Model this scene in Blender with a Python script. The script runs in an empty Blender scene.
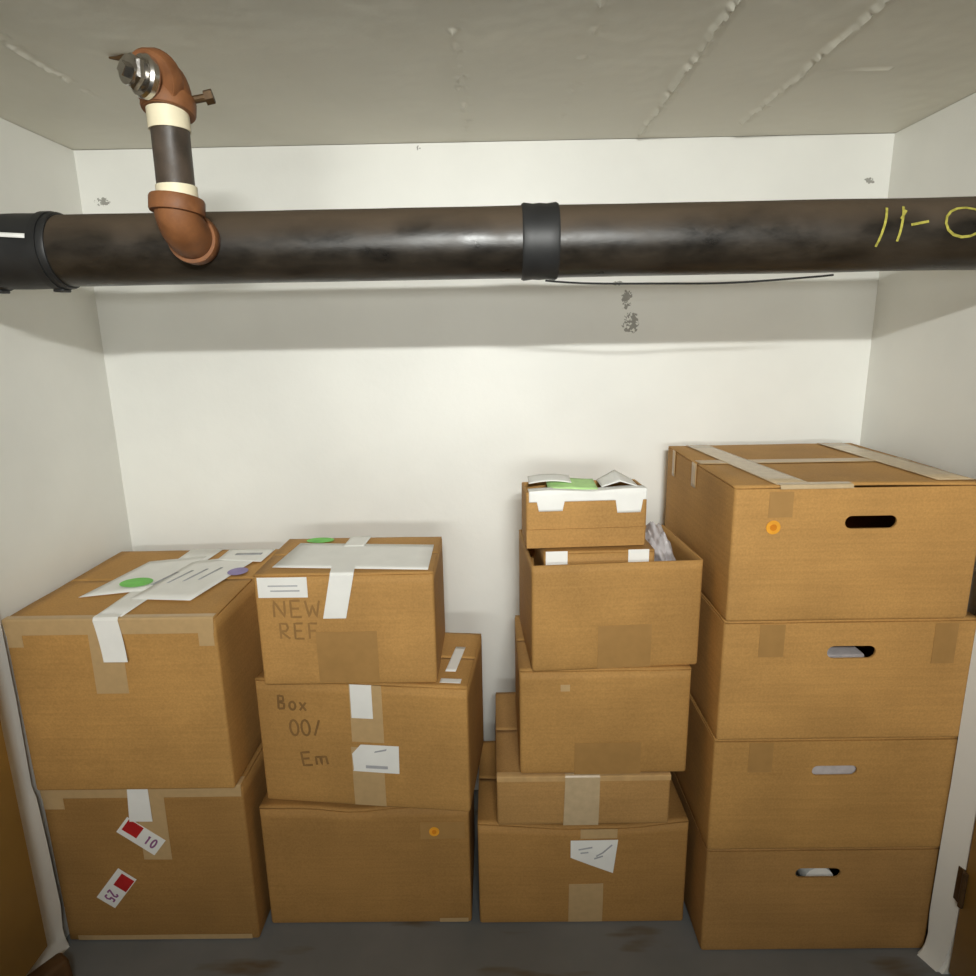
import bpy, bmesh, math, random
from mathutils import Vector, Matrix, noise
R = math.radians
S = bpy.context.scene
COL = S.collection
random.seed(7)

# ------------------------------------------------------------------ camera, light, exposure
cam_d = bpy.data.cameras.new('camera')
cam = bpy.data.objects.new('camera', cam_d)
COL.objects.link(cam)
cam_d.sensor_width = 36.0
cam_d.lens = 647.96 / 976 * 36.0
cam_d.clip_start = 0.02
p, r, yw = R(13.04), R(1.0308), R(0.5363)
f = Vector((0, math.cos(p), -math.sin(p))); u = Vector((0, math.sin(p), math.cos(p))); x = Vector((1, 0, 0))
x2 = math.cos(r) * x - math.sin(r) * u
u2 = math.sin(r) * x + math.cos(r) * u
M = Matrix((x2, u2, -f)).transposed()
M = Matrix.Rotation(yw, 3, 'Z') @ M
cam.matrix_world = Matrix.Translation((0, 0, 1.5)) @ M.to_4x4()
S.camera = cam

w = bpy.data.worlds.new('hall_light'); S.world = w
w.use_nodes = True
w.node_tree.nodes['Background'].inputs[0].default_value = (1, .98, .92, 1)
w.node_tree.nodes['Background'].inputs[1].default_value = 0.05

def area(name, loc, target, sx, sy, power, color, spread):
    d = bpy.data.lights.new(name, 'AREA'); d.shape = 'RECTANGLE'; d.size = sx; d.size_y = sy
    d.energy = power; d.color = color; d.spread = R(spread)
    o = bpy.data.objects.new(name, d); COL.objects.link(o)
    o.location = loc
    o.rotation_euler = (Vector(target) - Vector(loc)).to_track_quat('-Z', 'Y').to_euler()
    return o
for tx in (-1.25, 0.0, 1.25):      # tube lamp on the hall ceiling, extra aimed beams added to widen its light
    area('tube_lamp', (0.12, -0.72, 1.985), (tx, 1.92, 1.27), 0.42, 0.03, 3.95, (.985, 1, .965), 76)
area('fill_light', (0.0, -2.2, 1.46), (0.0, 1.92, 1.82), 1.5, 0.24, 8.0, (.985, 1, .955), 74)  # added fill behind the camera, lifts the pipe shadow on the back wall

S.view_settings.view_transform = 'Standard'
S.view_settings.look = 'None'
S.view_settings.gamma = 1
S.view_settings.use_curve_mapping = False
S.view_settings.exposure = 0.0

# ------------------------------------------------------------------ materials
def srgb(r_, g_, b_):
    c = lambda v: (v / 255 / 12.92) if v / 255 <= .04045 else ((v / 255 + .055) / 1.055) ** 2.4
    return (c(r_), c(g_), c(b_), 1)

class NT:
    def __init__(s, name):
        s.m = bpy.data.materials.new(name); s.m.use_nodes = True
        s.t = s.m.node_tree; s.b = s.t.nodes['Principled BSDF']
    def n(s, typ, **kw):
        nd = s.t.nodes.new(typ)
        for k, v in kw.items():
            if k in nd.inputs: nd.inputs[k].default_value = v
            else: setattr(nd, k, v)
        return nd
    def l(s, a, b): s.t.links.new(a, b)
    def ramp(s, src, stops):
        nd = s.n('ShaderNodeValToRGB')
        e = nd.color_ramp.elements
        while len(e) < len(stops): e.new(.5)
        for el, (pos, c) in zip(e, stops): el.position = pos; el.color = c
        s.l(src, nd.inputs[0]); return nd

def plain(name, col, rough=.6, spec=.4, metal=0, var=.12, scale=30, bump=.0):
    t = NT(name)
    co = t.n('ShaderNodeTexCoord')
    nz = t.n('ShaderNodeTexNoise', Scale=scale, Detail=5.0)
    t.l(co.outputs['Object'], nz.inputs['Vector'])
    a = tuple(c * (1 - var) for c in col[:3]) + (1,); b = tuple(min(1, c * (1 + var)) for c in col[:3]) + (1,)
    rp = t.ramp(nz.outputs['Fac'], [(.3, a), (.7, b)])
    t.l(rp.outputs[0], t.b.inputs['Base Color'])
    t.b.inputs['Roughness'].default_value = rough
    t.b.inputs['Specular IOR Level'].default_value = spec
    t.b.inputs['Metallic'].default_value = metal
    if bump:
        bp = t.n('ShaderNodeBump', Strength=bump, Distance=.002)
        t.l(nz.outputs['Fac'], bp.inputs['Height']); t.l(bp.outputs[0], t.b.inputs['Normal'])
    return t.m

def kraft(name, col, seed=0.0):
    t = NT(name)
    co = t.n('ShaderNodeTexCoord')
    mp = t.n('ShaderNodeMapping'); mp.inputs['Location'].default_value = (seed * 3.1, seed, seed * 1.7)
    t.l(co.outputs['Object'], mp.inputs['Vector'])
    big = t.n('ShaderNodeTexNoise', Scale=5.0, Detail=3.0)
    fine = t.n('ShaderNodeTexNoise', Scale=220.0, Detail=2.0)
    mp2 = t.n('ShaderNodeMapping'); mp2.inputs['Scale'].default_value = (6, 6, 150)
    t.l(co.outputs['Object'], mp2.inputs['Vector'])
    flute = t.n('ShaderNodeTexNoise', Scale=1.0, Detail=1.0)
    t.l(mp.outputs[0], big.inputs['Vector']); t.l(mp.outputs[0], fine.inputs['Vector']); t.l(mp2.outputs[0], flute.inputs['Vector'])
    a = tuple(c * .88 for c in col[:3]) + (1,); b = tuple(c * 1.1 for c in col[:3]) + (1,)
    rp = t.ramp(big.outputs['Fac'], [(.3, a), (.7, b)])
    mx = t.n('ShaderNodeMix', data_type='RGBA', blend_type='MULTIPLY'); mx.inputs['Factor'].default_value = 1
    rf = t.ramp(fine.outputs['Fac'], [(.25, (.88, .87, .85, 1)), (.7, (1.06, 1.06, 1.06, 1))])
    t.l(rp.outputs[0], mx.inputs['A']); t.l(rf.outputs[0], mx.inputs['B'])
    mx2 = t.n('ShaderNodeMix', data_type='RGBA', blend_type='MULTIPLY'); mx2.inputs['Factor'].default_value = 1
    r3 = t.ramp(flute.outputs['Fac'], [(.3, (.95, .945, .94, 1)), (.7, (1.03, 1.03, 1.03, 1))])
    t.l(mx.outputs['Result'], mx2.inputs['A']); t.l(r3.outputs[0], mx2.inputs['B'])
    t.l(mx2.outputs['Result'], t.b.inputs['Base Color'])
    bp = t.n('ShaderNodeBump', Strength=.12, Distance=.002)
    t.l(flute.outputs['Fac'], bp.inputs['Height']); t.l(bp.outputs[0], t.b.inputs['Normal'])
    t.b.inputs['Roughness'].default_value = .72
    t.b.inputs['Specular IOR Level'].default_value = .3
    return t.m

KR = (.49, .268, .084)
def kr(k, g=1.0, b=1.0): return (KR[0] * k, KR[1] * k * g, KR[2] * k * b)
m_tape = plain('clear_tan_tape', (.54, .365, .18), .3, .5, var=.05, scale=60)
m_tape_dark = plain('brown_packing_tape', (.40, .222, .072), .5, .4, var=.05, scale=40)
m_tape_pale = plain('pale_clear_tape', (.57, .43, .26), .25, .6, var=.07, scale=50)
m_paper = plain('white_paper', (.87, .86, .82), .7, .3, var=.03, scale=20)
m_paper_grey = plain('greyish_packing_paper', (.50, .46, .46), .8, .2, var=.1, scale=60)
m_print = plain('grey_print', (.42, .42, .44), .8, .2)
m_marker = plain('dark_marker_ink', (.25, .135, .048), .8, .2)
m_purple = plain('purple_digit_ink', (.30, .10, .25), .7, .2)
m_red = plain('red_print', (.50, .02, .02), .6, .3)
m_green = plain('green_sticker', (.20, .62, .12), .55, .3)
m_green_pale = plain('pale_green_paper', (.50, .78, .32), .6, .3)
m_violet = plain('violet_sticker', (.32, .26, .50), .6, .3)
m_orange = plain('orange_sticker', (.82, .36, .03), .55, .3)
m_orange_dark = plain('orange_sticker_ring', (.66, .22, .01), .55, .3)
m_black_rubber = plain('black_rubber', (.018, .018, .018), .5, .45, var=.2, scale=25)
m_steel = plain('bright_steel', (.55, .53, .50), .25, .5, metal=1, var=.2, scale=40, bump=.3)
m_cream = plain('cream_thread_seal', (.78, .70, .50), .5, .4, var=.06)
m_wire = plain('black_wire', (.02, .02, .02), .5)
m_chalk = plain('yellow_crayon', (.38, .34, .07), .9, .1, var=.3, scale=140)
m_door = plain('brown_door_paint', (.36, .22, .058), .5, .35, var=.12, scale=6)
m_hinge = plain('dark_bronze_hinge', (.09, .05, .02), .5, .4, metal=.4, var=.25, scale=80)
m_block = plain('dark_stained_wood', (.10, .05, .018), .6, .3, var=.3, scale=18)

def rust(name, c1, c2, rough, scale, streak=(1, 1, 1)):
    t = NT(name)
    co = t.n('ShaderNodeTexCoord'); mp = t.n('ShaderNodeMapping'); mp.inputs['Scale'].default_value = streak
    t.l(co.outputs['Object'], mp.inputs['Vector'])
    nz = t.n('ShaderNodeTexNoise', Scale=scale, Detail=7.0, Roughness=.65)
    t.l(mp.outputs[0], nz.inputs['Vector'])
    rp = t.ramp(nz.outputs['Fac'], [(.3, c1 + (1,)), (.72, c2 + (1,))])
    t.l(rp.outputs[0], t.b.inputs['Base Color'])
    bp = t.n('ShaderNodeBump', Strength=.35, Distance=.003)
    t.l(nz.outputs['Fac'], bp.inputs['Height']); t.l(bp.outputs[0], t.b.inputs['Normal'])
    r2 = t.ramp(nz.outputs['Fac'], [(.3, (rough - .12,) * 3 + (1,)), (.7, (rough + .15,) * 3 + (1,))])
    t.l(r2.outputs[0], t.b.inputs['Roughness'])
    t.b.inputs['Specular IOR Level'].default_value = .5
    return t.m
m_iron = rust('tarred_cast_iron', (.008, .007, .006), (.040, .030, .020), .36, 9, (1, 2, 2))
def dust_on_top(m, col):
    t = m.node_tree; bs = t.nodes['Principled BSDF']
    co = t.nodes.new('ShaderNodeTexCoord'); sp = t.nodes.new('ShaderNodeSeparateXYZ'); t.links.new(co.outputs['Object'], sp.inputs[0])
    nz = t.nodes.new('ShaderNodeTexNoise'); nz.inputs['Scale'].default_value = 11; nz.inputs['Detail'].default_value = 6
    t.links.new(co.outputs['Object'], nz.inputs['Vector'])
    ad = t.nodes.new('ShaderNodeMath'); ad.operation = 'MULTIPLY_ADD'; ad.inputs[1].default_value = .07
    t.links.new(nz.outputs['Fac'], ad.inputs[0]); t.links.new(sp.outputs[2], ad.inputs[2])
    mr = t.nodes.new('ShaderNodeMapRange'); mr.inputs['From Min'].default_value = .038; mr.inputs['From Max'].default_value = .078
    t.links.new(ad.outputs[0], mr.inputs['Value'])
    old = bs.inputs['Base Color'].links[0].from_socket
    mx = t.nodes.new('ShaderNodeMix'); mx.data_type = 'RGBA'
    t.links.new(mr.outputs[0], mx.inputs['Factor']); t.links.new(old, mx.inputs['A']); mx.inputs['B'].default_value = col
    t.links.new(mx.outputs['Result'], bs.inputs['Base Color'])
    ro = bs.inputs['Roughness'].links[0].from_socket
    m2 = t.nodes.new('ShaderNodeMath'); m2.operation = 'MULTIPLY_ADD'; m2.inputs[1].default_value = .3
    t.links.new(mr.outputs[0], m2.inputs[0]); t.links.new(ro, m2.inputs[2]); t.links.new(m2.outputs[0], bs.inputs['Roughness'])
dust_on_top(m_iron, (.075, .052, .032, 1))
m_riser = rust('dull_brown_steel', (.040, .030, .022), (.085, .060, .042), .5, 25)
m_rust = rust('orange_brown_rust', (.15, .055, .018), (.27, .105, .034), .6, 28)

def wall_mat(name, base, spots=(), stains=()):
    """painted concrete; spots = chipped pits (x, z, half-width, half-height) in wall-plane metres"""
    t = NT(name)
    co = t.n('ShaderNodeTexCoord')
    n1 = t.n('ShaderNodeTexNoise', Scale=2.2, Detail=4.0)
    n2 = t.n('ShaderNodeTexNoise', Scale=26.0, Detail=6.0, Roughness=.6)
    for q in (n1, n2): t.l(co.outputs['Object'], q.inputs['Vector'])
    a = tuple(c * .93 for c in base) + (1,); b = tuple(min(1, c * 1.04) for c in base) + (1,)
    rp = t.ramp(n1.outputs['Fac'], [(.3, a), (.7, b)])
    col = rp.outputs[0]
    if spots:
        n3 = t.n('ShaderNodeTexNoise', Scale=120.0, Detail=4.0, Roughness=.6)
        t.l(co.outputs['Object'], n3.inputs['Vector'])
        sx = t.n('ShaderNodeSeparateXYZ'); t.l(co.outputs['Object'], sx.inputs[0])
        def mth(op, A, B=None):
            q = t.n('ShaderNodeMath', operation=op)
            for i, v in enumerate((A, B)):
                if v is None: continue
                if isinstance(v, (int, float)): q.inputs[i].default_value = v
                else: t.l(v, q.inputs[i])
            return q.outputs[0]
        tot = None
        for (cx, cz, hx, hz) in spots:
            dx = mth('DIVIDE', mth('SUBTRACT', sx.outputs[0], cx), hx)
            dz = mth('DIVIDE', mth('SUBTRACT', sx.outputs[2], cz), hz)
            rr = mth('ADD', mth('MULTIPLY', dx, dx), mth('MULTIPLY', dz, dz))
            k = mth('MAXIMUM', mth('SUBTRACT', 1.0, rr), 0.0)
            tot = k if tot is None else mth('MAXIMUM', tot, k)
        v = mth('MULTIPLY', mth('GREATER_THAN', mth('MULTIPLY', tot, n3.outputs['Fac']), .41), .78)
        mx = t.n('ShaderNodeMix', data_type='RGBA'); t.l(v, mx.inputs['Factor'])
        t.l(col, mx.inputs['A']); mx.inputs['B'].default_value = (.20, .19, .16, 1)
        col = mx.outputs['Result']
    t.l(col, t.b.inputs['Base Color'])
    bp = t.n('ShaderNodeBump', Strength=.22, Distance=.004)
    t.l(n2.outputs['Fac'], bp.inputs['Height']); t.l(bp.outputs[0], t.b.inputs['Normal'])
    t.b.inputs['Roughness'].default_value = .45
    t.b.inputs['Specular IOR Level'].default_value = .35
    return t.m
WHITE = (.87, .865, .815)
m_wall = wall_mat('white_painted_concrete', WHITE)
m_wall_back = wall_mat('white_painted_concrete_pitted', WHITE,
    spots=[(-1.07, 1.885, .04, .022), (.385, 1.60, .03, .05), (.40, 1.535, .045, .06), (1.04, 1.90, .03, .016), (.36, 1.645, .03, .012), (-.19, 2.005, .012, .012)])
m_ceiling = wall_mat('grey_white_concrete_ceiling', (.72, .695, .60))
m_trim = wall_mat('white_painted_jamb', (.90, .89, .84))

def floor_mat():
    t = NT('grey_painted_concrete_floor')
    co = t.n('ShaderNodeTexCoord')
    n1 = t.n('ShaderNodeTexNoise', Scale=4.0, Detail=6.0)
    mp = t.n('ShaderNodeMapping'); mp.inputs['Scale'].default_value = (2.2, 9, 1); mp.inputs['Rotation'].default_value = (0, 0, .25)
    n2 = t.n('ShaderNodeTexNoise', Scale=1.6, Detail=3.0)
    t.l(co.outputs['Object'], n1.inputs['Vector']); t.l(co.outputs['Object'], mp.inputs['Vector']); t.l(mp.outputs[0], n2.inputs['Vector'])
    rp = t.ramp(n1.outputs['Fac'], [(.3, (.165, .178, .185, 1)), (.7, (.215, .222, .225, 1))])
    st = t.ramp(n2.outputs['Fac'], [(.60, (0, 0, 0, 1)), (.74, (1, 1, 1, 1))])
    mx = t.n('ShaderNodeMix', data_type='RGBA'); t.l(st.outputs[0], mx.inputs['Factor'])
    t.l(rp.outputs[0], mx.inputs['A']); mx.inputs['B'].default_value = (.13, .095, .055, 1)
    t.l(mx.outputs['Result'], t.b.inputs['Base Color'])
    t.b.inputs['Roughness'].default_value = .5
    return t.m
m_floor = floor_mat()

# ------------------------------------------------------------------ helpers
def link(name, me, mat, parent=None, loc=(0, 0, 0)):
    o = bpy.data.objects.new(name, me); COL.objects.link(o)
    if mat: me.materials.append(mat)
    o.location = loc
    if parent: o.parent = parent
    return o
def tag(o, label, cat, group=None):
    o['label'] = label; o['category'] = cat
    if group: o['group'] = group
    return o
def empty(name, loc, label, cat, rz=0, group=None):
    o = bpy.data.objects.new(name, None); COL.objects.link(o)
    o.location = loc; o.rotation_euler = (0, 0, rz); o.empty_display_size = .05
    return tag(o, label, cat, group)
def smooth(me, ang=35):
    me.polygons.foreach_set('use_smooth', [True] * len(me.polygons))
    try: me.set_sharp_from_angle(angle=R(ang))
    except Exception: pass
def from_bm(bm, name, mat, parent=None, sm=True, ang=35, loc=(0, 0, 0)):
    bmesh.ops.recalc_face_normals(bm, faces=bm.faces)
    me = bpy.data.meshes.new(name); bm.to_mesh(me); bm.free()
    if sm: smooth(me, ang)
    return link(name, me, mat, parent, loc)
def box_bm(x0, x1, y0, y1, z0, z1, bev=0, seg=2, bm=None):
    bm = bm or bmesh.new()
    g = bmesh.ops.create_cube(bm, size=1)
    vs = g['verts']
    for v in vs:
        v.co = Vector(((x0 + x1) / 2 + v.co.x * (x1 - x0), (y0 + y1) / 2 + v.co.y * (y1 - y0), (z0 + z1) / 2 + v.co.z * (z1 - z0)))
    if bev:
        es = list({e for v in vs for e in v.link_edges})
        bmesh.ops.bevel(bm, geom=es, offset=bev, segments=seg, affect='EDGES', profile=.5)
    return bm
def structure(o): o['kind'] = 'structure'; return o
def grid(name, fn, nu, nv, mat, parent, thick=0.0, off=1, sm=True):
    vs = [tuple(fn(i / nu, j / nv)) for j in range(nv + 1) for i in range(nu + 1)]
    fs = [(j * (nu + 1) + i, j * (nu + 1) + i + 1, (j + 1) * (nu + 1) + i + 1, (j + 1) * (nu + 1) + i) for j in range(nv) for i in range(nu)]
    me = bpy.data.meshes.new(name); me.from_pydata(vs, [], fs)
    if sm: smooth(me, 50)
    o = link(name, me, mat, parent)
    if thick:
        md = o.modifiers.new('thickness', 'SOLIDIFY'); md.thickness = thick; md.offset = off
    return o
def sweep(bm, pts, radii, seg=20, caps=True):
    """round tube through pts, one radius per point"""
    pts = [Vector(q) for q in pts]
    if not hasattr(radii, '__len__'): radii = [radii] * len(pts)
    rings = []; ref = None
    for i, q in enumerate(pts):
        a = pts[max(i - 1, 0)]; b = pts[min(i + 1, len(pts) - 1)]
        t = (b - a)
        if t.length < 1e-9: t = pts[-1] - pts[0]
        t.normalize()
        if ref is None:
            ref = Vector((0, 0, 1)) if abs(t.z) < .9 else Vector((1, 0, 0))
        n = (ref - t * ref.dot(t)).normalized(); ref = n; bb = t.cross(n)
        rings.append([bm.verts.new(q + (n * math.cos(k * 2 * math.pi / seg) + bb * math.sin(k * 2 * math.pi / seg)) * radii[i]) for k in range(seg)])
    for A, B in zip(rings, rings[1:]):
        for k in range(seg):
            bm.faces.new((A[k], A[(k + 1) % seg], B[(k + 1) % seg], B[k]))
    if caps:
        bm.faces.new(rings[0][::-1]); bm.faces.new(rings[-1])
    return bm

# --- hand lettering as strokes, unit cell 0..1 wide, 0..1 high
GL = {'1': [[(.35, .8), (.5, 1), (.5, 0)]], '0': [[(.5 + .32 * math.cos(a * .5236), .5 + .5 * math.sin(a * .5236)) for a in range(13)]],
 '2': [[(.15, .8), (.35, 1), (.7, .95), (.78, .7), (.15, 0), (.85, 0)]], '5': [[(.8, 1), (.25, 1), (.2, .55), (.6, .6), (.8, .32), (.6, .03), (.15, .08)]],
 'N': [[(.1, 0), (.12, 1), (.82, 0), (.85, 1)]], 'E': [[(.8, 1), (.15, 1), (.15, 0), (.85, 0)], [(.15, .52), (.7, .52)]],
 'W': [[(.02, 1), (.25, 0), (.5, .7), (.75, 0), (.98, 1)]], 'R': [[(.15, 0), (.15, 1), (.65, .97), (.75, .72), (.6, .5), (.15, .48), (.85, 0)]],
 'F': [[(.15, 0), (.15, 1), (.8, 1)], [(.15, .52), (.65, .52)]], 'B': [[(.15, 0), (.15, 1), (.65, .95), (.7, .62), (.15, .52), (.78, .4), (.72, .05), (.15, 0)]],
 'o': [[(.5 + .32 * math.cos(a * .5236), .3 + .3 * math.sin(a * .5236)) for a in range(13)]], 'x': [[(.15, .6), (.8, 0)], [(.8, .6), (.15, 0)]],
 'O': [[(.5 + .4 * math.cos(a * .5236), .5 + .5 * math.sin(a * .5236)) for a in range(13)]], '/': [[(.2, 0), (.8, 1)]],
 'm': [[(.05, 0), (.08, .6), (.4, .6), (.45, 0), (.48, .6), (.85, .58), (.9, 0)]], '-': [[(.15, .5), (.85, .5)]], ' ': []}
def text_strokes(s, x0, z0, cw, h, slant=0.0, rot=0.0):
    out = []; c, sn = math.cos(rot), math.sin(rot)
    for i, ch in enumerate(s):
        for pl in GL[ch]:
            q = []
            for (a, b) in pl:
                X = i * cw * 1.12 + a * cw + slant * b * h; Z = b * h
                q.append((x0 + X * c - Z * sn, z0 + X * sn + Z * c))
            out.append(q)
    return out
def stroke_mesh(name, strokes, wd, mapfn, mat, parent, sub=4):
    bm = bmesh.new()
    for pl in strokes:
        pts = []
        for (a, b), (c, d) in zip(pl, pl[1:]):
            for k in range(sub): pts.append(Vector((a + (c - a) * k / sub, b + (d - b) * k / sub)))
        pts.append(Vector(pl[-1]))
        L = []; Rr = []
        for i, q in enumerate(pts):
            t = (pts[min(i + 1, len(pts) - 1)] - pts[max(i - 1, 0)])
            t = t.normalized() if t.length > 1e-9 else Vector((1, 0))
            nn = Vector((-t.y, t.x)) * wd / 2
            L.append(bm.verts.new(mapfn(*(q + nn)))); Rr.append(bm.verts.new(mapfn(*(q - nn))))
        for i in range(len(pts) - 1): bm.faces.new((L[i], L[i + 1], Rr[i + 1], Rr[i]))
    me = bpy.data.meshes.new(name); bm.to_mesh(me); bm.free()
    o = link(name, me, mat, parent)
    md = o.modifiers.new('thickness', 'SOLIDIFY'); md.thickness = .0003; md.offset = 0
    return o

# ------------------------------------------------------------------ the room
XL, XR, YB, ZC = -1.13, 1.094, 1.92, 2.017
YF = 1.16
def slab(name, a, mat): return structure(from_bm(box_bm(*a), name, mat, sm=False))
slab('floor', (-1.9, 1.9, -2.3, YB + .1, -.1, 0), m_floor)
slab('wall_back', (XL - .1, XR + .1, YB, YB + .1, 0, ZC), m_wall_back)
slab('wall_left', (XL - .1, XL, YF, YB, 0, ZC), m_wall)
slab('wall_right', (XR, XR + .1, YF, YB, 0, ZC), m_wall)
slab('wall_front_left', (-1.9, XL - .1, YF, YF + .1, 0, ZC), m_wall)
slab('wall_front_right', (XR + .1, 1.9, YF, YF + .1, 0, ZC), m_wall)
slab('wall_hall_left', (-2.0, -1.9, -2.3, YF + .1, 0, ZC), m_wall)
slab('wall_hall_right', (1.9, 2.0, -2.3, YF + .1, 0, ZC), m_wall)
slab('wall_rear', (-1.9, 1.9, -2.4, -2.3, 0, ZC), m_wall)

# ceiling: poured concrete with ridges left by the formwork boards
RIDGES = [(.400, .013, 1.0, 1.9, .75), (.640, .012, 1.0, 1.80, .85), (-.057, .010, 1.0, 1.85, .45), (.184, .009, 1.0, 1.75, .4), (-.845, .007, 1.0, 1.55, .5), (-.40, .003, 1.0, 1.8, .2)]
def ceil_h(X, Y):
    h = .0022 * noise.noise(Vector((X * 7, Y * 7, 1.3))) + .0011 * noise.noise(Vector((X * 26, Y * 26, 4)))
    for (rx, amp, ya, yb, cov) in RIDGES:
        dx = X - rx - .006 * noise.noise(Vector((0, Y * 9, rx * 9))) - .006 * noise.noise(Vector((0, Y * 34, rx * 5)))
        if abs(dx) < .03 and ya < Y < yb:
            k = noise.noise(Vector((rx * 31, Y * 20, 2.2))) * .36 + noise.noise(Vector((rx * 17, Y * 60, X * 25))) * .34 + .5
            k = max(0, min(1, (k - (1 - cov) * .8) * 3.5))
            h -= amp * (math.exp(-(dx / .0055) ** 2) - .45 * math.exp(-((dx - .012) / .007) ** 2)) * k * (.6 + .4 * (1.9 - Y))
    dy = Y - 1.474
    if .675 < X < .82: h -= .004 * math.exp(-(dy / .005) ** 2)
    return h
cx0, cx1, cy0, cy1 = XL, XR, .95, YB
NX, NY = 480, 200
vs = []; fs = []
for j in range(NY + 1):
    for i in range(NX + 1):
        X = cx0 + (cx1 - cx0) * i / NX; Y = cy0 + (cy1 - cy0) * j / NY
        e = 0 if i in (0, NX) or j in (0, NY) else 1
        vs.append((X, Y, ZC + .001 + e * ceil_h(X, Y)))
for j in range(NY):
    for i in range(NX):
        a = j * (NX + 1) + i
        fs.append((a, a + NX + 1, a + NX + 2, a + 1))
def addbox(x0, x1, y0, y1, z0, z1):
    b = len(vs)
    vs.extend([(x0, y0, z0), (x1, y0, z0), (x1, y1, z0), (x0, y1, z0), (x0, y0, z1), (x1, y0, z1), (x1, y1, z1), (x0, y1, z1)])
    fs.extend([(b, b + 3, b + 2, b + 1), (b + 4, b + 5, b + 6, b + 7), (b, b + 1, b + 5, b + 4), (b + 1, b + 2, b + 6, b + 5), (b + 2, b + 3, b + 7, b + 6), (b + 3, b, b + 4, b + 7)])
addbox(-2, 2, -2.4, cy0, ZC + .001, ZC + .1)
addbox(-2, cx0, cy0, YB + .1, ZC + .001, ZC + .1)
addbox(cx1, 2, cy0, YB + .1, ZC + .001, ZC + .1)
addbox(cx0, cx1, cy0, YB + .1, ZC + .02, ZC + .1)
me = bpy.data.meshes.new('ceiling'); me.from_pydata(vs, [], fs); smooth(me, 40)
structure(link('ceiling', me, m_ceiling))

# white door jambs at the mouth of the closet, flared with paint at the foot
def jamb(name, x0, x1, y0, y1, side):
    bm = bmesh.new(); rings = []
    for k, z in enumerate([0, .012, .03, .06, .12, .3, .44, .47, .7, 1.0, 1.3, 1.5, 1.57]):
        fl = (.010 if side < 0 else .020) * math.exp(-z / .02) + .001 * math.sin(z * 19 + side)
        if side < 0 and z < .45: fl += .006
        a, b = (x0, x1 + fl) if side < 0 else (x0 - fl, x1)
        ya = y0
        rings.append([bm.verts.new(c) for c in (((a, ya, z), (b - .024, ya, z), (b, y1, z), (a, y1, z)) if side < 0 else ((a + .022, ya, z), (b, ya, z), (b, y1, z), (a, y1, z)))])
    for A, B in zip(rings, rings[1:]):
        for k in range(4): bm.faces.new((A[k], A[(k + 1) % 4], B[(k + 1) % 4], B[k]))
    bm.faces.new(rings[0][::-1]); bm.faces.new(rings[-1])
    bmesh.ops.bevel(bm, geom=[e for e in bm.edges if abs(e.verts[0].co.z - e.verts[1].co.z) > .005], offset=.006, segments=2, affect='EDGES')
    return structure(from_bm(bm, name, m_trim))
jamb('trim_1', XL - .02, -1.119, 1.262, 1.352, -1)
jamb('trim_2', 1.043, XR + .02, 1.252, 1.308, 1)
# brown door leaves, swung open towards the hall
d1 = structure(from_bm(box_bm(-1.112, -1.077, .45, 1.25, .11, 1.55, .003), 'door_1', m_door))
d2 = structure(from_bm(box_bm(1.062, 1.097, .45, 1.248, .012, 1.55, .003), 'door_2', m_door))
def hinge(parent, x, y, z, s):
    bm = box_bm(x - .004, x + .004, y - .004, y + .03, z - .045, z + .045, .001)
    sweep(bm, [(x - s * .004, y - .004, z - .046), (x - s * .004, y - .004, z + .046)], .006, 12)
    return from_bm(bm, 'hinge', m_hinge, parent)
for z in (.25, .80, 1.35):
    hinge(d2, 1.063, 1.247, z, 1)
    hinge(d1, -1.118, 1.252, z, -1)

# ------------------------------------------------------------------ the cast iron drain
PY, PZ, PR = 1.25, 1.668, .062
pipe = empty('drain_pipe', (0, PY, PZ), 'long black drain pipe crossing below the ceiling with rusty elbowed riser', 'pipe')
bm = bmesh.new()
n = 120; pts = []; rad = []
for i in range(n + 1):
    X = XL + .004 + (XR - XL - .008) * i / n
    pts.append((X, 0, 0)); rad.append(PR + .0012 * noise.noise(Vector((X * 6, 0, 3))))
sweep(bm, pts, rad, 48)
from_bm(bm, 'main_pipe', m_iron, pipe)
def coupling(xa, xb, hubs):
    bm = bmesh.new(); rr = PR + .0028
    prof = [(xa, PR - .002), (xa, rr), (xa + .004, rr + .002), (xa + .02, rr), ((xa + xb) / 2, rr + .001), (xb - .02, rr), (xb - .004, rr + .002), (xb, rr), (xb, PR - .002)]
    sweep(bm, [(a, 0, 0) for a, _ in prof], [b for _, b in prof], 48)
    c = from_bm(bm, 'coupling', m_black_rubber, pipe)
    for hx in hubs:
        bm = bmesh.new()
        sweep(bm, [(hx - .007, 0, 0), (hx - .007, 0, 0), (hx + .007, 0, 0), (hx + .007, 0, 0)], [rr, rr + .0035, rr + .0035, rr], 48)
        box_bm(hx - .01, hx + .01, -.012, .012, -rr - .007, -rr - .001, .002, bm=bm)
        from_bm(bm, 'clamp_band', m_black_rubber, c)
    return c
coupling(.057, .122, ())
cl = coupling(-.93, -.775, (-.795, -.91))
def on_pipe(X, Z, off=.0016):           # X along the pipe, Z = arc length above the front line
    a = Z / PR
    return (X, -(PR + off) * math.cos(a), (PR + off) * math.sin(a))
ch = [[(.684, .028), (.678, .002), (.668, -.038)], [(.713, .030), (.707, .002), (.702, -.030)], [(.705, .006), (.716, .022)],
      [(.722, -.004), (.752, .001)], [(.815 + .034 * math.cos(a * .45 + 1.0), .000 + .025 * math.sin(a * .45 + 1.0)) for a in range(15)]]
ch = [[(a, b + .012) for a, b in q] for q in ch]
stroke_mesh('chalk_writing', ch, .0042, on_pipe, m_chalk, pipe)['label'] = 'yellow crayon marks reading 11-0'
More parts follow.
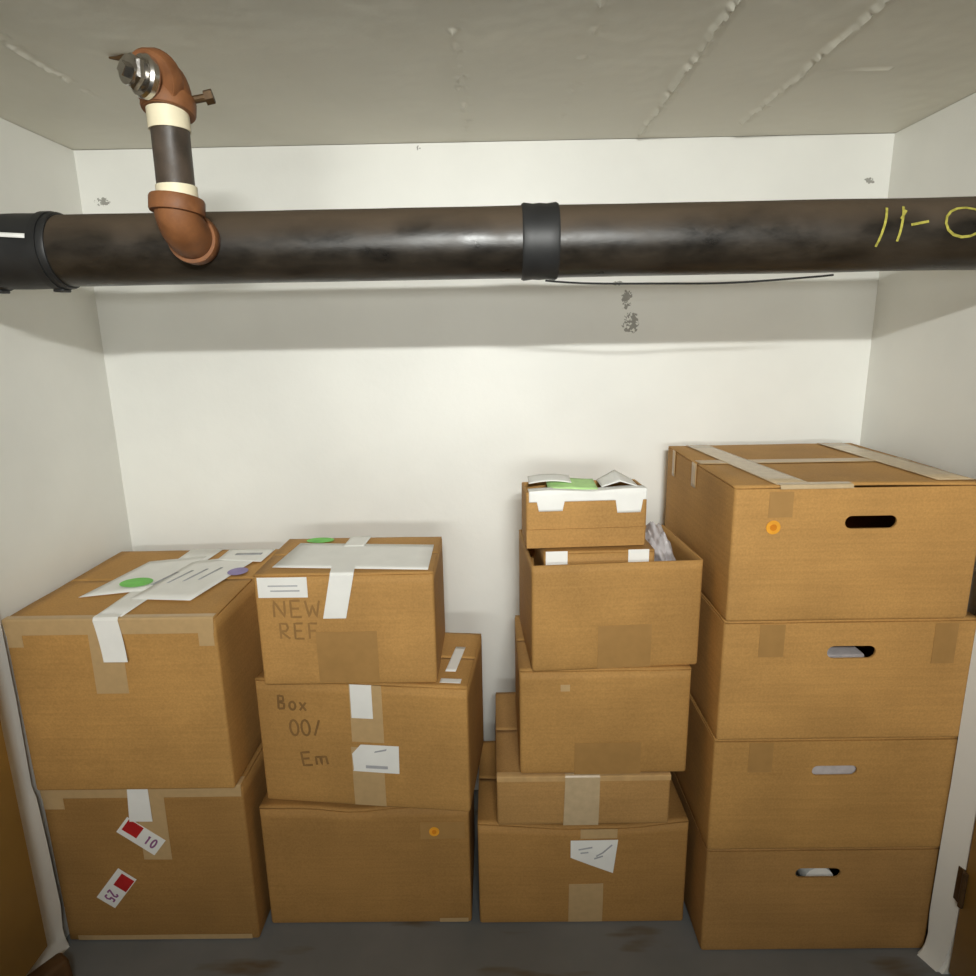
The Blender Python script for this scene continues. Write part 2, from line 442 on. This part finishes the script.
grid('tag', lambda a, b: (-.93 + .128 * a, *on_pipe(0, .020 + .007 * b - .008 * a, .0085)[1:]), 6, 2, m_paper, pipe, .0006)['label'] = 'thin white paper strip'
# rusty branch: elbow, riser, elbow, bright nipple up to the ceiling (coordinates relative to the pipe root)
RX, RY = -.503, 1.118
def L(X, Y, Z): return (X, Y - PY, Z - PZ)
def elbow(parent, start, corner, end, r_body, r_hub, hub=.024, name='elbow'):
    s, c, e = Vector(start), Vector(corner), Vector(end)
    bm = bmesh.new(); pts = []
    k = 12
    for i in range(k + 1):
        t = i / k
        pts.append(s * (1 - t) ** 2 + c * 2 * t * (1 - t) + e * t * t)
    sweep(bm, pts, r_body, 28)
    for a, d in ((s, (s - c).normalized()), (e, (e - c).normalized())):
        q = [a - d * hub, a - d * hub, a - d * (hub * .85), a - d * .003, a, a]
        sweep(bm, q, [r_body * .8, r_hub * .97, r_hub, r_hub, r_hub * .96, r_body * .6], 28)
    return from_bm(bm, name, m_rust, parent, ang=40)
TOP, BOT = 1.852, 1.728
bm = bmesh.new(); sweep(bm, [L(RX + .001, RY, BOT - .02), L(RX + .003, RY, TOP + .02)], .0285, 28)
from_bm(bm, 'riser', m_riser, pipe)
def ring(z0, z1):
    bm = bmesh.new()
    sweep(bm, [L(RX + .002, RY, z0), L(RX + .002, RY, z0), L(RX + .002, RY, z1), L(RX + .002, RY, z1)], [.026, .031, .031, .026], 28)
    return from_bm(bm, 'thread_seal', m_cream, pipe)
ring(BOT - .004, BOT + .017); ring(TOP - .026, TOP + .004)
e1 = elbow(pipe, L(RX + .001, RY, BOT), L(RX - .003, RY - .004, 1.676), L(RX - .006, RY + .072, 1.674), .036, .042); e1['label'] = 'lower rusted elbow'
e2 = elbow(pipe, L(RX + .003, RY, TOP), L(RX + .006, RY + .010, TOP + .052), L(RX - .004, RY - .032, TOP + .036), .036, .040); e2['label'] = 'upper rusted elbow'
nd = Vector((-.50, -.84, .05)).normalized()
n0 = Vector((RX - .003, RY - .028, TOP + .037))
bm = bmesh.new()
sweep(bm, [L(*n0), L(*(n0 + nd * .040))], .020, 20)
for k, ln, rr, sg in ((.004, .016, .031, 24), (.022, .014, .025, 6)):
    a = n0 + nd * k; b = a + nd * ln
    sweep(bm, [L(*a), L(*a), L(*(a + nd * .004)), L(*(b - nd * .004)), L(*b), L(*b)], [.018, rr - .003, rr, rr, rr - .003, .018], sg)
sweep(bm, [L(*(n0 + nd * .036)), L(*(n0 + nd * .048))], .011, 4)
from_bm(bm, 'plug', m_steel, pipe, ang=30)['label'] = 'bright steel plug in the open end of the upper elbow'
# bolt lug poking out behind the upper elbow
bm = bmesh.new(); sweep(bm, [L(RX + .035, RY + .01, TOP + .02), L(RX + .066, RY + .014, TOP + .026)], .006, 10)
sweep(bm, [L(RX + .058, RY + .013, TOP + .024), L(RX + .07, RY + .015, TOP + .027)], .011, 6)
from_bm(bm, 'bolt', m_hinge, pipe)
# thin wire strung under the pipe
bm = bmesh.new()
wp = [(.10 + .52 * i / 24, PY - .012 + .01 * math.sin(i * .5), PZ - PR - .006 - .010 * math.sin(math.pi * i / 24) ** .8) for i in range(25)]
sweep(bm, wp, .0018, 8)
tag(from_bm(bm, 'wire', m_wire), 'thin black wire sagging along the underside of the drain pipe', 'wire')
# dark crack of broken plaster above the nipple
bm = bmesh.new()
q0 = Vector((-.695, 1.335))
pl = [(q0.x + .014 * i, q0.y + .004 * math.sin(i * 1.7)) for i in range(8)]
for i, (a, b) in enumerate(pl): pass
sweep(bm, [(a, b, ZC - .003) for a, b in pl], [.002, .004, .005, .004, .005, .006, .005, .003], 8)
tag(from_bm(bm, 'anchor_rod', m_hinge), 'short dark rod against the ceiling above the rusty elbow', 'rod')

# ------------------------------------------------------------------ cartons
class Carton:
    def __init__(s, label, x0, x1, y0, y1, z0, z1, col=1.0, tint=(1, 1), group='cardboard cartons in the stacks', rz=0.0, bulge=.004, seed=0,
                 top='closed', seam='x', hole=None, wave=None, back_shift=0.0, sag=0.0, name='cardboard_box', front_flap=0.0):
        s.x0, s.x1, s.y0, s.y1, s.z0, s.z1 = x0, x1, y0, y1, z0, z1
        s.W, s.D, s.H = x1 - x0, y1 - y0, z1 - z0
        s.root = empty(name, ((x0 + x1) / 2, (y0 + y1) / 2, z0), label, 'box', rz, group)
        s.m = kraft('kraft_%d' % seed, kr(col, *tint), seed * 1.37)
        s.rz = rz; s.bulge, s.seed, s.wave, s.sag = bulge, seed, wave, sag
        s.T = .006
        s.bodyH = s.H - (s.T if top == 'closed' else 0)
        s.top = top
        s.body(hole)
        if top == 'closed': s.flaps(seam, front_flap)
    def bl(s, a, h):                      # outward bulge at fraction a along a face, h of height
        a = min(max(a, 0), 1); h = min(max(h, 0), 1)
        k = math.sin(math.pi * a) * math.sin(math.pi * h)
        nz = noise.noise(Vector((a * 2.3 + s.seed * 5.1, h * 2.1, s.seed)))
        return s.bulge * (k * (.6 + .9 * nz)) 
    def zt(s, X):                         # local height of the front top edge
        return s.bodyH + (s.wave(X / s.W + .5) if s.wave else 0)
    def body(s, hole):
        rad, q = .007, 3
        W, D = s.W / 2, s.D / 2
        nx, ny = 14, 10
        per = []                          # (x, y, nx, ny, side_fraction)
        def side(ax, ay, bx, by, n, nrm, tx, ty):
            for i in range(n + 1):
                t = i / n
                per.append((ax + (bx - ax) * t, ay + (by - ay) * t, nrm[0], nrm[1], t))
        def corner(cx, cy, a0):
            for k in range(1, q):
                a = R(a0 + 90 * k / q)
                per.append((cx + rad * math.cos(a), cy + rad * math.sin(a), math.cos(a), math.sin(a), 0))
        side(-W + rad, -D, W - rad, -D, nx, (0, -1), 1, 0); corner(W - rad, -D + rad, 270)
        side(W, -D + rad, W, D - rad, ny, (1, 0), 0, 1); corner(W - rad, D - rad, 0)
        side(W - rad, D, -W + rad, D, nx, (0, 1), 1, 0); corner(-W + rad, D - rad, 90)
        side(-W, D - rad, -W, -D + rad, ny, (-1, 0), 0, 1); corner(-W + rad, -D + rad, 180)
        lev = [(0, .007), (.0015, .003), (.004, .001), (.008, 0)]
        nl = 12
        lev += [(.008 + (1 - .008) * 0, 0)] if False else []
        zs = [(z / s.bodyH, ins) for z, ins in lev] + [(.008 / s.bodyH + (1 - .008 / s.bodyH) * k / nl, 0) for k in range(1, nl + 1)]
        vs, fs = [], []
        for h, ins in zs:
            for (px, py, nX, nY, t) in per:
                b = s.bl(t, h) - ins
                zz = h * s.bodyH
                if s.wave: zz += s.wave(px / s.W + .5) * h ** 6 * (1 if py < D * .5 else .4)
                vs.append((px + nX * b, py + nY * b, zz))
        m = len(per)
        for j in range(len(zs) - 1):
            for i in range(m):
                fs.append((j * m + i, j * m + (i + 1) % m, (j + 1) * m + (i + 1) % m, (j + 1) * m + i))
        fs.append(tuple(range(m))[::-1])
        me = bpy.data.meshes.new('body'); me.from_pydata(vs, [], fs)
        o = link('body', me, s.m, s.root)
        md = o.modifiers.new('thickness', 'SOLIDIFY'); md.thickness = .005; md.offset = -1
        if hole:
            hx, hz, hw, hh = hole
            bm = bmesh.new(); ring = []
            rr = hh / 2
            for sgn, a0 in ((1, -90), (-1, 90)):
                for k in range(11):
                    a = R(a0 + 18 * k); ring.append((hx - (s.x0 + s.x1) / 2 + sgn * (hw / 2 - rr) + rr * math.cos(a), hz - s.z0 + rr * math.sin(a)))
            A = [bm.verts.new((a, -D - .03, b)) for a, b in ring]; B = [bm.verts.new((a, -D + .03, b)) for a, b in ring]
            for k in range(len(ring)): bm.faces.new((A[k], A[(k + 1) % len(ring)], B[(k + 1) % len(ring)], B[k]))
            bm.faces.new(A[::-1]); bm.faces.new(B)
            cut = from_bm(bm, 'cutter', None, s.root, sm=False)
            bo = o.modifiers.new('hole', 'BOOLEAN'); bo.object = cut; bo.operation = 'DIFFERENCE'; bo.solver = 'EXACT'
            bpy.context.view_layer.update()
            dg = bpy.context.evaluated_depsgraph_get()
            nm = bpy.data.meshes.new_from_object(o.evaluated_get(dg))
            o.modifiers.clear(); o.data = nm
            bpy.data.objects.remove(cut, do_unlink=True)
        smooth(o.data, 40)
        s.bodyo = o
    def flaps(s, seam, lift):
        W, D = s.W / 2 - .0015, s.D / 2 - .0015
        g = .0015
        for sg in (-1, 1):
            def fn(a, b, sg=sg):
                if seam == 'x':
                    X = -W + 2 * W * a
                    Y = -D + (D - g) * b if sg < 0 else g + (D - g) * b
                    edge = b if sg < 0 else 1 - b
                else:
                    X = -W + (W - g) * a if sg < 0 else g + (W - g) * a
                    Y = -D + 2 * D * b
                    edge = a if sg < 0 else 1 - a
                k = math.sin(math.pi * min(max(X / s.W + .5, 0), 1)) * math.sin(math.pi * min(max(Y / s.D + .5, 0), 1))
                Z = s.H - .0055 - s.sag * k + .0012 * noise.noise(Vector((X * 9, Y * 9, s.seed + sg)))
                if s.wave: Z += s.wave(X / s.W + .5) * (1 if Y < 0 else .4)
                if lift and Y < -D * .5: Z += lift * (1 - abs(X) / W) * ((-Y / D - .5) * 2)
                return (X, Y, Z)
            o = grid('flap', fn, 14, 12, s.m, s.root, .0045, 1)
    def fy(s, X, Z):                      # local front surface y
        W = s.W - .014
        return -s.D / 2 - s.bl((X + W / 2) / W, Z / s.bodyH)
    def P(s, X, Z, off=.001):             # world x, z -> local point on the front face
        lx, lz = X - (s.x0 + s.x1) / 2 - s.D / 2 * math.sin(s.rz), Z - s.z0
        return (lx, s.fy(lx, lz) - off, lz)
    def decal(s, name, corners, mat, off=.001, thick=.0006, n=8):
        """corners in world (x, z): top-left, top-right, bottom-right, bottom-left"""
        a, b, c, d = corners
        def fn(uu, vv):
            X = (a[0] * (1 - uu) + b[0] * uu) * (1 - vv) + (d[0] * (1 - uu) + c[0] * uu) * vv
            Z = (a[1] * (1 - uu) + b[1] * uu) * (1 - vv) + (d[1] * (1 - uu) + c[1] * uu) * vv
            return s.P(X, Z, off)
        return grid(name, fn, n, n, mat, s.root, thick, 0, sm=False)
    def rect(s, name, xa, xb, za, zb, mat, off=.001, **k): return s.decal(name, [(xa, zb), (xb, zb), (xb, za), (xa, za)], mat, off, **k)
    def disc(s, name, X, Z, rr, mat, off=.0014, top=False, rx=None, parent=None):
        bm = bmesh.new(); rx = rx or rr
        c = []
        for k in range(28):
            a = k * 2 * math.pi / 28
            if top: c.append(bm.verts.new((X - (s.x0 + s.x1) / 2 + rx * math.cos(a), Z - (s.y0 + s.y1) / 2 + rr * math.sin(a), s.H + off - s.sag)))
            else: c.append(bm.verts.new(s.P(X + rx * math.cos(a), Z + rr * math.sin(a), off)))
        bm.faces.new(c)
        me = bpy.data.meshes.new(name); bm.to_mesh(me); bm.free()
        o = link(name, me, mat, parent or s.root)
        md = o.modifiers.new('thickness', 'SOLIDIFY'); md.thickness = .0006; md.offset = 0
        return o
    def topquad(s, name, pts, mat, off=.001, n=8):
        """pts in world (x, y), four corners, lying on the lid"""
        a, b, c, d = pts
        mx, my = (s.x0 + s.x1) / 2, (s.y0 + s.y1) / 2
        def fn(uu, vv):
            X = (a[0] * (1 - uu) + b[0] * uu) * (1 - vv) + (d[0] * (1 - uu) + c[0] * uu) * vv - mx
            Y = (a[1] * (1 - uu) + b[1] * uu) * (1 - vv) + (d[1] * (1 - uu) + c[1] * uu) * vv - my
            k = math.sin(math.pi * min(max(X / s.W + .5, 0), 1)) * math.sin(math.pi * min(max(Y / s.D + .5, 0), 1))
            return (X, Y, s.H + off - s.sag * k + .0004)
        return grid(name, fn, n, n, mat, s.root, .0006, 0)
    def fold(s, name, xt, xe, xb, ytop, zbot, mat, off=.0012, edge='front', flare=0.0):
        """strip over the front top edge: (left, right) at the lid end, at the edge, at the lower end"""
        mx, my = (s.x0 + s.x1) / 2, (s.y0 + s.y1) / 2
        path = []
        n1, n2 = 6, 10
        for i in range(n1 + 1):
            t = i / n1
            path.append((xt[0] + (xe[0] - xt[0]) * t, xt[1] + (xe[1] - xt[1]) * t, ytop - my + (-s.D / 2 + .004 - (ytop - my)) * t, s.H + off, None))
        path.append((xe[0], xe[1], -s.D / 2 - .001, s.H + off - .001, None))
        for i in range(n2 + 1):
            t = i / n2
            Z = s.H - .003 + (zbot - s.z0 - s.H + .003) * t
            path.append((xe[0] + (xb[0] - xe[0]) * t, xe[1] + (xb[1] - xe[1]) * t, None, Z, t))
        def fn(a, b):
            k = b * (len(path) - 1); i = min(int(round(k)), len(path) - 1)
            A = path[i]
            X = A[0] + (A[1] - A[0]) * a - mx
            Y = A[2] if A[2] is not None else min(s.fy(X, A[3]), -s.D / 2) - off - .001 - flare * (A[4] or 0) ** 2
            zz = A[3] - (s.sag * math.sin(math.pi * min(max(X / s.W + .5, 0), 1)) * math.sin(math.pi * min(max(Y / s.D + .5, 0), 1)) if A[2] is not None else 0)
            return (X, Y, zz)
        return grid(name, fn, 4, len(path) - 1, mat, s.root, .0006, 0, sm=False)
    def write(s, name, strokes, wd, mat, off=.0014, parent=None):
        return stroke_mesh(name, strokes, wd, lambda X, Z: s.P(X, Z, off), mat, parent or s.root)

# ---- left stack (two)
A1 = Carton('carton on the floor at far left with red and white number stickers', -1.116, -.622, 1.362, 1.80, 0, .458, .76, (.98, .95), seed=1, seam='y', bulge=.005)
A1.fold('edge_tape', (-1.114, -.624), (-1.114, -.624), (-1.112, -.625), 1.39, .427, m_tape)
A1.rect('corner_tape', -1.112, -1.062, .395, .43, m_tape, .0006)
A1.rect('packing_tape', -.885, -.815, .25, .43, m_tape, .0006)
A1.rect('bottom_tape', -1.09, -.64, .004, .018, m_tape, .0008)
def number_sticker(c, cx, cz, ang, num):
    ca, sa = math.cos(ang), math.sin(ang)
    Q = lambda a, b: (cx + a * ca - b * sa, cz + a * sa + b * ca)
    o = c.decal('number_sticker', [Q(-.055, .027), Q(.055, .027), Q(.055, -.027), Q(-.055, -.027)], m_paper, .0016)
    rr = c.decal('red_block', [Q(-.048, .025), Q(-.006, .025), Q(-.006, -.012), Q(-.048, -.012)], m_red, .0023); rr.parent = o
    bx, bz = Q(.012, -.012)
    c.write('printed_number', text_strokes(num, bx, bz, .015, .026, rot=ang), .0045, m_purple, .0023, parent=o)
    return o
number_sticker(A1, -.884, .318, R(-38), '10')
number_sticker(A1, -.967, .165, R(-128), '25')
A1.fold('paper_label', (-.897, -.848), (-.899, -.849), (-.905, -.848), 1.372, .362, m_paper, .0032)
A2 = Carton('large upper left carton with white papers and green sticker on its lid', -1.105, -.628, 1.338, 1.82, .463, .905, 1.07, (1.0, .98), seed=2, seam='x', bulge=.005)
A2.fold('edge_tape', (-1.103, -.63), (-1.103, -.63), (-1.10, -.632), 1.355, .868, m_tape)
A2.rect('corner_tape', -1.10, -1.066, .838, .872, m_tape, .0006)
A2.rect('corner_tape', -.668, -.634, .836, .872, m_tape, .0006)
A2.rect('packing_tape', -.916, -.842, .722, .872, m_tape, .0006)
A2.topquad('paper_tape', [(-.895, 1.815), (-.80, 1.815), (-.838, 1.345), (-.90, 1.345)], m_paper, .0014)
pg = A2.topquad('paper_sheet', [(-.965, 1.712), (-.822, 1.752), (-.852, 1.50), (-1.005, 1.456)], m_paper, .0026)
A2.topquad('paper_sheet', [(-.838, 1.70), (-.655, 1.775), (-.72, 1.425), (-.872, 1.44)], m_paper, .0038)
A2.topquad('paper_sheet', [(-.775, 1.80), (-.64, 1.80), (-.645, 1.69), (-.775, 1.71)], m_paper, .0050)
A2.topquad('printed_line', [(-.74, 1.765), (-.665, 1.765), (-.665, 1.748), (-.74, 1.748)], m_print, .0058, 3)
for k in range(4):
    A2.topquad('printed_line', [(-.845 + .035 * k, 1.62 + .01 * k), (-.838 + .035 * k, 1.62 + .01 * k), (-.862 + .035 * k, 1.53 + .01 * k), (-.868 + .035 * k, 1.53 + .01 * k)], m_print, .0046, 3)
A2.disc('green_sticker', -.912, 1.545, .032, m_green, .0060, top=True, rx=.040)
A2.disc('violet_sticker', -.680, 1.615, .028, m_violet, .0060, top=True, rx=.026)
A2.fold('paper_label', (-.897, -.842), (-.898, -.842), (-.880, -.826), 1.35, .807, m_paper, .0040, flare=.010)

# ---- second stack (three)
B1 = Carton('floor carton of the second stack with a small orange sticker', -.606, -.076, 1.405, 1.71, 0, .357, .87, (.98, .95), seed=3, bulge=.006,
            wave=lambda t: -.013 * math.exp(-((t - .45) / .15) ** 2) + .001 * (1 - t))
B1.disc('orange_sticker', -.165, .284, .013, m_orange, .002)
B1.disc('orange_ring', -.165, .284, .006, m_orange_dark, .003)
B1.rect('bottom_tape', -.16, -.085, .004, .016, m_tape, .0008)
B1.rect('packing_tape', -.20, -.088, .262, .31, m_tape_dark, .0006)
B2 = Carton('middle carton of the second stack with faint marker writing and a tilted white label', -.578, -.054, 1.40, 1.69, .361, .702, 1.0, (1, .98), seed=4, seam='x', bulge=.003, rz=R(-6))
B2.rect('packing_tape', -.356, -.276, .545, .698, m_tape, .0006)
B2.rect('packing_tape', -.360, -.280, .366, .53, m_tape, .0006)
B2.rect('paper_label', -.353, -.300, .610, .699, m_paper, .0016)
o = B2.decal('shipping_label', [(-.335, .5385), (-.240, .5385), (-.242, .462), (-.358, .464)], m_paper, .0016)
B2.decal('label_corner', [(-.335, .5385), (-.334, .5385), (-.356, .464), (-.358, .512)], m_paper, .0016)
B2.rect('printed_line', -.325, -.270, .474, .482, m_print, .0024, n=3).parent = o
B2.decal('printed_line', [(-.300, .522), (-.270, .53), (-.272, .525), (-.302, .518)], m_print, .0024, n=3).parent = o
m_faint = plain('faint_marker', (.325, .178, .062), .8, .2)
for wd_ in (('Box', -.540, .625, .024, .036, -.03), ('OO/', -.513, .553, .026, .042, .05), ('Em', -.490, .470, .034, .036, .12)):
    B2.write('handwriting', text_strokes(*wd_[:5], rot=wd_[5]), .0055, m_marker)
B2.topquad('paper_sheet', [(-.112, 1.60), (-.086, 1.60), (-.092, 1.47), (-.118, 1.47)], m_paper, .0012)
B2.topquad('paper_sheet', [(-.122, 1.436), (-.072, 1.436), (-.072, 1.416), (-.122, 1.416)], m_paper, .0012)
B3 = Carton('small top carton of the second stack with white sheet across its lid', -.553, -.141, 1.39, 1.665, .7045, .984, 1.04, (1, 1.0), seed=5, bulge=.003, seam='x')
B3.topquad('paper_sheet', [(-.508, 1.615), (-.156, 1.585), (-.154, 1.402), (-.522, 1.432)], m_paper, .0014)
B3.fold('paper_tape', (-.385, -.330), (-.376, -.322), (-.398, -.345), 1.45, .877, m_paper, .0030)
B3.topquad('paper_tape', [(-.385, 1.662), (-.330, 1.662), (-.335, 1.58), (-.388, 1.58)], m_paper, .0024)
o = B3.rect('address_label', -.544, -.430, .928, .977, m_paper, .0014)
B3.rect('printed_line', -.52, -.452, .955, .958, m_print, .0022, n=3).parent = o
B3.rect('printed_line', -.515, -.448, .943, .946, m_print, .0022, n=3).parent = o
B3.disc('green_sticker', -.462, 1.640, .022, m_green, .0016, top=True, rx=.036)
B3.rect('packing_tape', -.419, -.277, .712, .842, m_tape_dark, .0008)
B3.write('handwriting', text_strokes('NEW', -.515, .880, .034, .040), .005, m_faint)
B3.write('handwriting', text_strokes('REF', -.505, .826, .030, .038), .005, m_faint)

# ---- third stack
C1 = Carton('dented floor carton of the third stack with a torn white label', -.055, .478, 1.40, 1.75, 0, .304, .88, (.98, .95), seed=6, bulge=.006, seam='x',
            wave=lambda t: .004 - .017 * math.exp(-((t - .55) / .33) ** 4) + .002 * t - .004 * math.exp(-((t - .15) / .1) ** 2))
C1.rect('packing_tape', .177, .265, .006, .128, m_tape, .0006)
C1.rect('packing_tape', .205, .298, .262, .288, m_tape, .0006)
o = C1.decal('torn_label', [(.180, .258), (.300, .258), (.289, .160), (.180, .209)], m_paper, .002)
C1.write('scribble', [[(.20, .232), (.235, .238)], [(.205, .222), (.225, .224)], [(.245, .212), (.262, .222), (.285, .244)], [(.24, .205), (.262, .212)]], .004, m_print, .0028, parent=o)
C2 = Carton('shallow carton under the third stack with one wide strip of tape on its front', -.005, .422, 1.385, 1.775, .313, .454, .98, (1.03, 1.15), seed=7, bulge=.003, seam='x')
C2.fold('edge_fold', (-.004, .421), (-.004, .421), (-.003, .421), 1.40, .440, plain('lighter_kraft_edge', (.56, .35, .15), .7, .3), .0008)  # front lip coloured lighter than the carton body
C2.fold('packing_tape', (.163, .248), (.163, .248), (.159, .246), 1.41, .316, m_tape_pale, .0020)
C3 = Carton('plain carton with no tape or label, in the middle of the third stack', .053, .458, 1.386, 1.70, .458, .738, .97, (1, .98), seed=8, bulge=.0031, seam='x')
C3.rect('packing_tape', .185, .345, .458, .545, m_tape_dark, .0008)
C3.rect('torn_patch', .150, .172, .683, .700, m_tape, .0008)
C4 = Carton('open topped carton in the third stack holding smaller boxes', .073, .466, 1.386, 1.675, .738, 1.000, .94, (1, .98), seed=9, bulge=.003, top='open', rz=R(3.5))
C4.rect('packing_tape', .235, .360, .742, .850, m_tape_dark, .0008)
K = Carton('carton inside the open box with two white labels showing above its rim', .108, .365, 1.415, 1.64, .746, 1.020, .93, (1, 1), seed=10, bulge=.001, seam='x', rz=R(2))
K.rect('paper_label', .116, .166, .975, 1.022, m_paper, .0012)
K.rect('paper_label', .306, .354, .970, 1.022, m_paper, .0012)
C5 = Carton('small open carton on top of the third stack, white paper tabs folded over its front', .070, .350, 1.44, 1.555, 1.021, 1.155, .95, (1, 1), seed=11, bulge=.001, top='open', rz=R(3))
C5.rect('lower_flap', .073, .347, 1.024, 1.068, C5.m, .0030, thick=.003)
def drape():
    mx, my = (C5.x0 + C5.x1) / 2, (C5.y0 + C5.y1) / 2
    def fn(a, b):
        X = .076 + .272 * a
        tab = .022 * (1 if .07 < a < .30 else 0) + .030 * (1 if .74 < a < .96 else 0)
        low = 1.133 - tab
        if b < .35: 
            t = b / .35
            return (X - mx, -C5.D / 2 + .03 - .032 * t, 1.1575 - C5.z0 + .002 * math.sin(a * 9))
        t = (b - .35) / .65
        return (X - mx, -C5.D / 2 - .0025, 1.1565 - C5.z0 + (low - 1.1565) * t)
    return grid('paper_tabs', fn, 60, 12, m_paper, C5.root, .0006, 0)
drape()
# paper and a green folder lying in the small open carton
bm = bmesh.new(); rnd = random.Random(3)
def paper_heap(name, cx, cy, cz, w, d, h, mat, label, seed, peak=.5):
    def fn(a, b):
        X = (a - .5) * w; Y = (b - .5) * d
        e = min(a, 1 - a, b, 1 - b) * 4
        Z = h * (min(1, e) * (.55 + .45 * noise.noise(Vector((a * 3.7, b * 3.1, seed))))) + .01 * noise.noise(Vector((a * 9, b * 9, seed)))
        return (cx + X, cy + Y, cz + max(Z, 0))
    o = grid(name, fn, 22, 16, mat, None, .0012, 1)
    return tag(o, label, 'paper')
bm.free()
tag(grid('green_folder', lambda a, b: (.125 + .115 * a, 1.455 + .085 * b, 1.1565 + .002 * math.sin(a * 5) + .006 * b), 8, 6, m_green_pale, None, .002, 1), 'pale green folder lying across the top of the small open carton', 'folder')
tag(grid('white_envelope', lambda a, b: (.082 + .10 * a, 1.485 + .06 * b, 1.164 + .006 * math.sin(a * 3) + .004 * b), 8, 6, m_paper, None, .0015, 1), 'white envelope lying behind the green folder in the small open carton', 'paper')
def peak_fn(a, b):
    return (.250 + .085 * a, 1.465 + .08 * b, 1.158 + .024 * (1 - abs(2 * a - 1)) * (.55 + .45 * b))
tag(grid('folded_sheet', peak_fn, 10, 6, m_paper, None, .001, 1), 'white sheet folded to a peak at the right of the small open carton', 'paper')
# crumpled clear plastic in the gap on the right of the open carton
t = NT('cloudy_clear_plastic')
t.b.inputs['Base Color'].default_value = (.80, .76, .77, 1); t.b.inputs['Roughness'].default_value = .22
t.b.inputs['Transmission Weight'].default_value = .45; t.b.inputs['IOR'].default_value = 1.25
m_plastic = t.m
bm = bmesh.new(); bmesh.ops.create_icosphere(bm, subdivisions=5, radius=1)
for v in bm.verts:
    k = 1 + .30 * noise.noise(v.co * 2.3) + .12 * abs(noise.noise(v.co * 6))
    v.co = Vector((.405 + v.co.x * .030 * k, 1.52 + v.co.y * .052 * k, .975 + v.co.z * .072 * k))
    v.co.x += (v.co.z - .975) * -.22
tag(from_bm(bm, 'plastic_bag', m_plastic, ang=70), 'crumpled cloudy plastic bag stuffed in the right side of the open carton', 'bag')

# ---- right stack (four archive cartons with handle holes)
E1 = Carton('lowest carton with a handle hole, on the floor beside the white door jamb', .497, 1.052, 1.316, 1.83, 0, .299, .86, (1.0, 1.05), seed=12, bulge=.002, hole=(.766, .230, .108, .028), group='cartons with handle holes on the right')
E2 = Carton('second carton up in the right stack, pale paper filling its handle hole', .495, 1.056, 1.313, 1.83, .299, .597, 1.0, (1, .98), seed=13, bulge=.002, hole=(.775, .514, .104, .026), group='cartons with handle holes on the right')
E3 = Carton('third carton up in the right stack, handle hole dark above a white sheet', .497, 1.051, 1.309, 1.83, .597, .890, 1.12, (1, 1), seed=14, bulge=.002, hole=(.779, .814, .106, .030), group='cartons with handle holes on the right')
E4 = Carton('topmost carton of the right stack with an orange sticker and taped lid', .498, 1.018, 1.305, 1.83, .890, 1.192, 1.06, (1, 1), seed=15, bulge=.002, hole=(.785, 1.112, .108, .028), group='cartons with handle holes on the right', seam='x', front_flap=.004)
E4.disc('orange_sticker', .582, 1.104, .015, m_orange, .002)
E4.disc('orange_ring', .582, 1.104, .007, m_orange_dark, .003)
E4.topquad('lid_tape', [(.545, 1.82), (.605, 1.82), (.660, 1.31), (.585, 1.31)], m_tape_pale, .0016)
E4.topquad('lid_tape', [(.915, 1.82), (.985, 1.82), (1.008, 1.33), (.930, 1.33)], m_tape_pale, .0016)
E4.topquad('seam_tape', [(.502, 1.590), (1.012, 1.590), (1.012, 1.545), (.502, 1.545)], m_tape, .0010)
E4.fold('edge_tape', (.59, .74), (.59, .74), (.59, .74), 1.325, 1.186, m_tape_pale, .0026)
def side_strip(c, ya, yb, za, name='side_tape'):
    def fn(a, b): return (-c.W / 2 - .0030, ya + (yb - ya) * a - (c.y0 + c.y1) / 2, za - c.z0 + (c.H - .001 - za + c.z0) * b)
    return grid(name, fn, 4, 6, m_tape, c.root, .0006, 0)
side_strip(E4, 1.555, 1.59, 1.13); side_strip(E4, 1.74, 1.765, 1.12)
for c, z in ((E4, .893), (E3, .600), (E2, .302)):
    pass
for c in (E3, E2): c.rect('packing_tape', .575, .630, c.z1 - .085, c.z1 - .008, m_tape_dark, .0006)
E4.rect('packing_tape', .570, .620, 1.125, 1.180, m_tape_dark, .0006)
E3.rect('packing_tape', .955, 1.005, .785, .880, m_tape_dark, .0006)
# what shows through the handle holes
tag(from_bm(box_bm(.728, .822, 1.328, 1.50, .605, .798, .004), 'paper_stack', m_paper_grey), 'white papers seen through the handle hole of the third carton up', 'paper')
tag(from_bm(box_bm(.70, .85, 1.3215, 1.50, .306, .56, .004), 'paper_stack', m_paper_grey), 'pale paper pressed against the handle hole of the second carton up', 'paper')
bm = bmesh.new(); sweep(bm, [(.778, 1.33, .196), (.778, 1.50, .196)], .036, 28)
box_bm(.753, .813, 1.335, 1.495, .006, .19, bm=bm)
tag(from_bm(bm, 'paper_roll', m_paper), 'rounded white paper bundle seen through the lowest handle hole', 'paper')

# dark wooden block on the floor at the foot of the left jamb
bm = box_bm(-.06, .06, -.03, .03, 0, .07, .012, 3)
for v in bm.verts:
    if v.co.z > .03: v.co.y *= .75
o = from_bm(bm, 'wooden_block', m_block, loc=(-1.085, 1.215, 0)); o.rotation_euler = (0, 0, R(58))
tag(o, 'dark brown wooden block on the floor at the foot of the left jamb', 'block')
